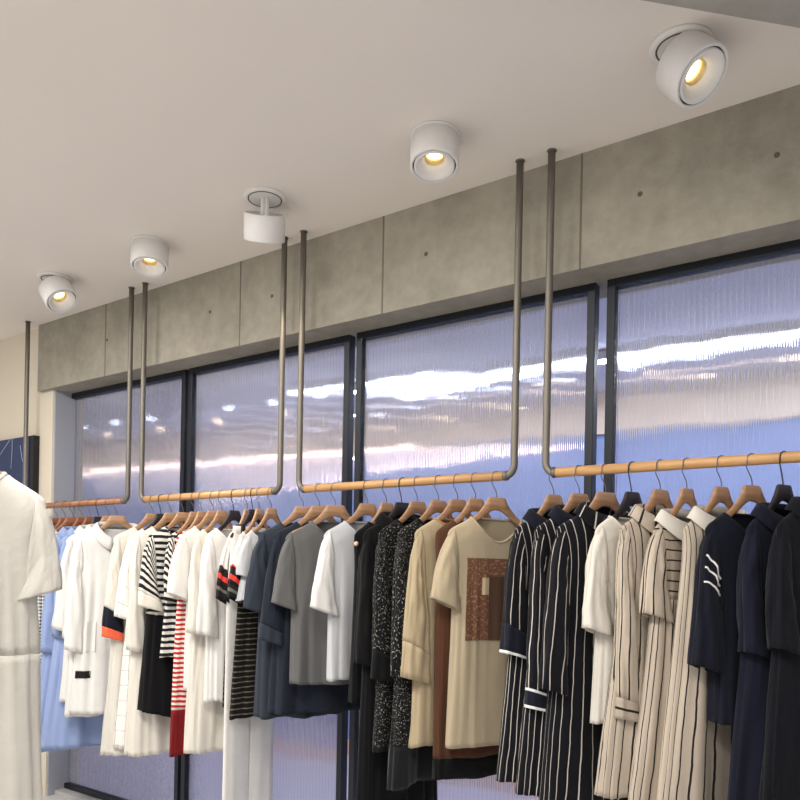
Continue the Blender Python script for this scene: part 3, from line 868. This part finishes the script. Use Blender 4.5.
garment('coat', 'black flecked tweed coat with sheer black hem beside the beige shirts', 'coat', HANG, 439, 778, f_tweed, 19, w=.215, hem=.25, sl=.60, r1=.056, spread=1, segs=[(.84, 'body', f_tweed), (1.0, 'sheer_hem', f_chif)], hc=-.02, band_mat=f_black)
garment('shirt', 'sand coloured long-sleeved shirt with camel shoulder trim', 'shirt', HANG, 458, 742, f_khaki, 23, hem=.23, sl=0.6, r1=.056, spread=3, cuffs=[(.84, 1.0, f_khaki)], band_mat=f_tan, neck=(.12, .04, .01), sfold=.014)
garment('dress', 'slim brown suede dress with black hem behind the beige t-shirt', 'dress', HANG, 476, 776, f_brown, 28, w=.19, hem=.20, segs=[(.92, 'body', f_brown), (1.0, 'hem_band', f_black)], fold=.012)
garment('t_shirt', 'long beige t-shirt with a brown printed panel', 't-shirt', HANG, 497, 745, f_beige, 33, w=0.22, hem=.225, sl=0.285, spread=11, neck=(.118, .10, .014), fold=.013,
        extras=[('patch', 'print_panel', 3 * pi / 2 - .80, 3 * pi / 2 + .80, .17, .53, f_print),
                ('patch', 'dark_block', 3 * pi / 2 - .17, 3 * pi / 2 + .17, .25, .53, f_printdark, .0065),
                ('patch', 'pale_block', 3 * pi / 2 - .34, 3 * pi / 2 - .18, .255, .33, f_printlight, .0068),
                ('patch', 'pale_block', 3 * pi / 2 + .18, 3 * pi / 2 + .34, .255, .33, f_printlight, .0068),
                ('patch', 'brand_label', pi / 2 - .12, pi / 2 + .12, .02, .04, f_lblock)])

# --- rail four
garment('shirt_dress', 'navy pinstriped shirt dress closest to the beige t-shirt', 'dress', HANG, 554, 776, f_pin, 26, w=0.192, hem=.25, sl=.47, spread=4, cuffs=[(.84, .985, f_navy_c), (.985, 1.0, f_wstripe)], collar=f_navy_c, placket=True, fold=.018)
garment('shirt_dress', 'navy pinstriped shirt dress with banded long cuffs, middle of three', 'dress', HANG, 579.5, 790, f_pin, 26, w=.215, hem=.27, sl=.66, r1=.056, spread=1, cuffs=[(.93, .94, f_wstripe), (.94, .99, f_navy_c), (.99, 1.0, f_wstripe)], collar=f_navy_c, placket=True, fold=.02)
garment('shirt_dress', 'navy pinstriped shirt dress beside the cream t-shirt', 'dress', HANG, 606, 850, f_pin2, 27, w=0.235, hem=.29, sl=.58, r1=.056, spread=5, collar=True, placket=True, fold=.02)
garment('t_shirt', 'cream loose t-shirt between the navy and beige stripes', 't-shirt', HANG, 632.5, 720, f_cream, 24, w=0.185, hem=.20, sl=0.36, spread=6, hk='dark', fold=.012)
garment('shirt_dress', 'beige pinstriped shirt dress with buttoned cuffs beside the cream t-shirt', 'dress', HANG, 660.5, 790, f_sand, 26, w=0.195, hem=.27, sl=.66, r1=.056, spread=0, cuffs=[(.93, 1.0, f_sandh)], collar=True, placket=True, fold=.02)
garment('shirt_dress', 'beige pinstriped short-sleeved dress with plain cream collar', 'dress', HANG, 687, 830, f_sand, 27, w=0.158, hem=.25, sl=0.3, spread=6, collar=f_cream, placket=True, fold=.02, segs=[(.26, 'yoke', f_sandh), (1.0, 'body', f_sand)])
garment('shirt_dress', 'beige pinstriped dress mostly hidden behind the navy t-shirt', 'dress', HANG, 721.5, 830, f_sand, 30, w=0.17, hem=.27, spread=0, collar=f_cream, fold=.02)
garment('t_shirt', 'navy t-shirt with white tape lines on its sleeve', 't-shirt', HANG, 752, 720, f_navy, 36, chest=0.15, tapes=3, w=0.19, hem=0.17, sl=.46, spread=5, **TEE)
garment('jacket', 'navy wool jacket on a dark hooked hanger', 'jacket', HANG, 784, 860, f_navy2, 28, w=0.175, hem=.24, sl=0.4, r1=.056, spread=2, hk='dark', collar=True)
garment('jacket', 'black boucle jacket at the right edge of the photo', 'jacket', HANG, 818, 860, f_boucle, 26, w=.205, hem=.24, sl=0.38, r1=.056, spread=3, collar=True)

# --- ivory dress on the nearer rail
dD = 1.92
pc = atD(-38, 424, dD); pc.z = ZRAIL
vd = Vector((pc.x, pc.y, 0)).normalized()
wd = Vector((vd.y, -vd.x, 0))               # towards the right of the picture
rz = math.atan2(wd.y, wd.x) + radians(0)
t = empty('clothes_rail', pc, math.atan2(vd.y, vd.x)); tag(t, 'nearer clothes rail holding the ivory dress, mostly outside the photo', 'clothes rail', 'clothes rails hung from the ceiling')
V, Fc = tube([(-.46, 0, 0), (0, 0, 0), (.56, 0, 0)], RR, 20); mesh('wooden_rod', V, Fc, M['rod_dark'], t)
for xe in (-.5, .6):
    sg = 1 if xe > 0 else -1
    V, Fc = tube([(xe, 0, ZCEIL - ZRAIL), (xe, 0, .06), (xe - sg * .006, 0, .02), (xe - sg * .02, 0, .006), (xe - sg * .05, 0, 0)], PR, 16); mesh('hanging_pipe', V, Fc, M['pipe'], t)
garment('dress', 'large ivory dress hanging in front at the left edge', 'dress', HANG, 0, 0, f_ivory, w=.196, hem=.225, d=.045, dh=.055, sl=.235, r1=.058, spread=6, loc=(pc, rz), L=1.22,
        segs=[(.385, 'bodice', f_ivory), (1.0, 'skirt', f_ivory)], seed=3.3, neck=(.10, .06, .01))

# ------------------------------------------------------------------ light
def area(name, loc, target, size, energy, col, sy=None):
    ld = bpy.data.lights.new(name, 'AREA'); ld.energy = energy; ld.color = col; ld.size = size
    if sy: ld.shape = 'RECTANGLE'; ld.size_y = sy
    o = bpy.data.objects.new(name, ld); link(o); o.location = loc
    o.rotation_euler = (Vector(target) - Vector(loc)).to_track_quat('-Z', 'Y').to_euler()
    return o
zc = ZCEIL - .006
warm = (1.0, .96, .90)
for x, y, e in ((-2.6, 0.75, 70), (-1.2, 0.35, 60), (0.3, 0.15, 30), (-4.2, 1.0, 68)):
    area('shop_light', (x, y, zc), (x, y + .0001, 0), .7, e, warm)

w = bpy.data.worlds.new('World'); S.world = w; w.use_nodes = True
bg = w.node_tree.nodes['Background']; bg.inputs[0].default_value = (.97, .94, .92, 1); bg.inputs[1].default_value = 0.66

# ------------------------------------------------------------------ camera
cd = bpy.data.cameras.new('camera'); cam = bpy.data.objects.new('camera', cd); link(cam)
cd.sensor_width = 36.0; cd.sensor_fit = 'HORIZONTAL'; cd.lens = 36.0 * F / 800.0
cd.shift_x = 0.0; cd.shift_y = (PY - 400.0) / 800.0; cd.clip_start = .05
cam.matrix_world = Matrix.Translation(CAM) @ Matrix.Rotation(BETA, 4, 'Z') @ Matrix.Rotation(pi / 2, 4, 'X') @ Matrix.Rotation(ROLL, 4, 'Z')
S.camera = cam
S.view_settings.view_transform = 'Standard'; S.view_settings.look = 'None'
S.view_settings.gamma = 1.0; S.view_settings.use_curve_mapping = False
S.view_settings.exposure = 0.0
print('ZCEIL', ZCEIL, 'ZRAIL', ZRAIL, 'zbeam', zbeam, 'beam check Y', atZ(547, 165.5, ZCEIL), atZ(200, 277, ZCEIL), 'win', wx)
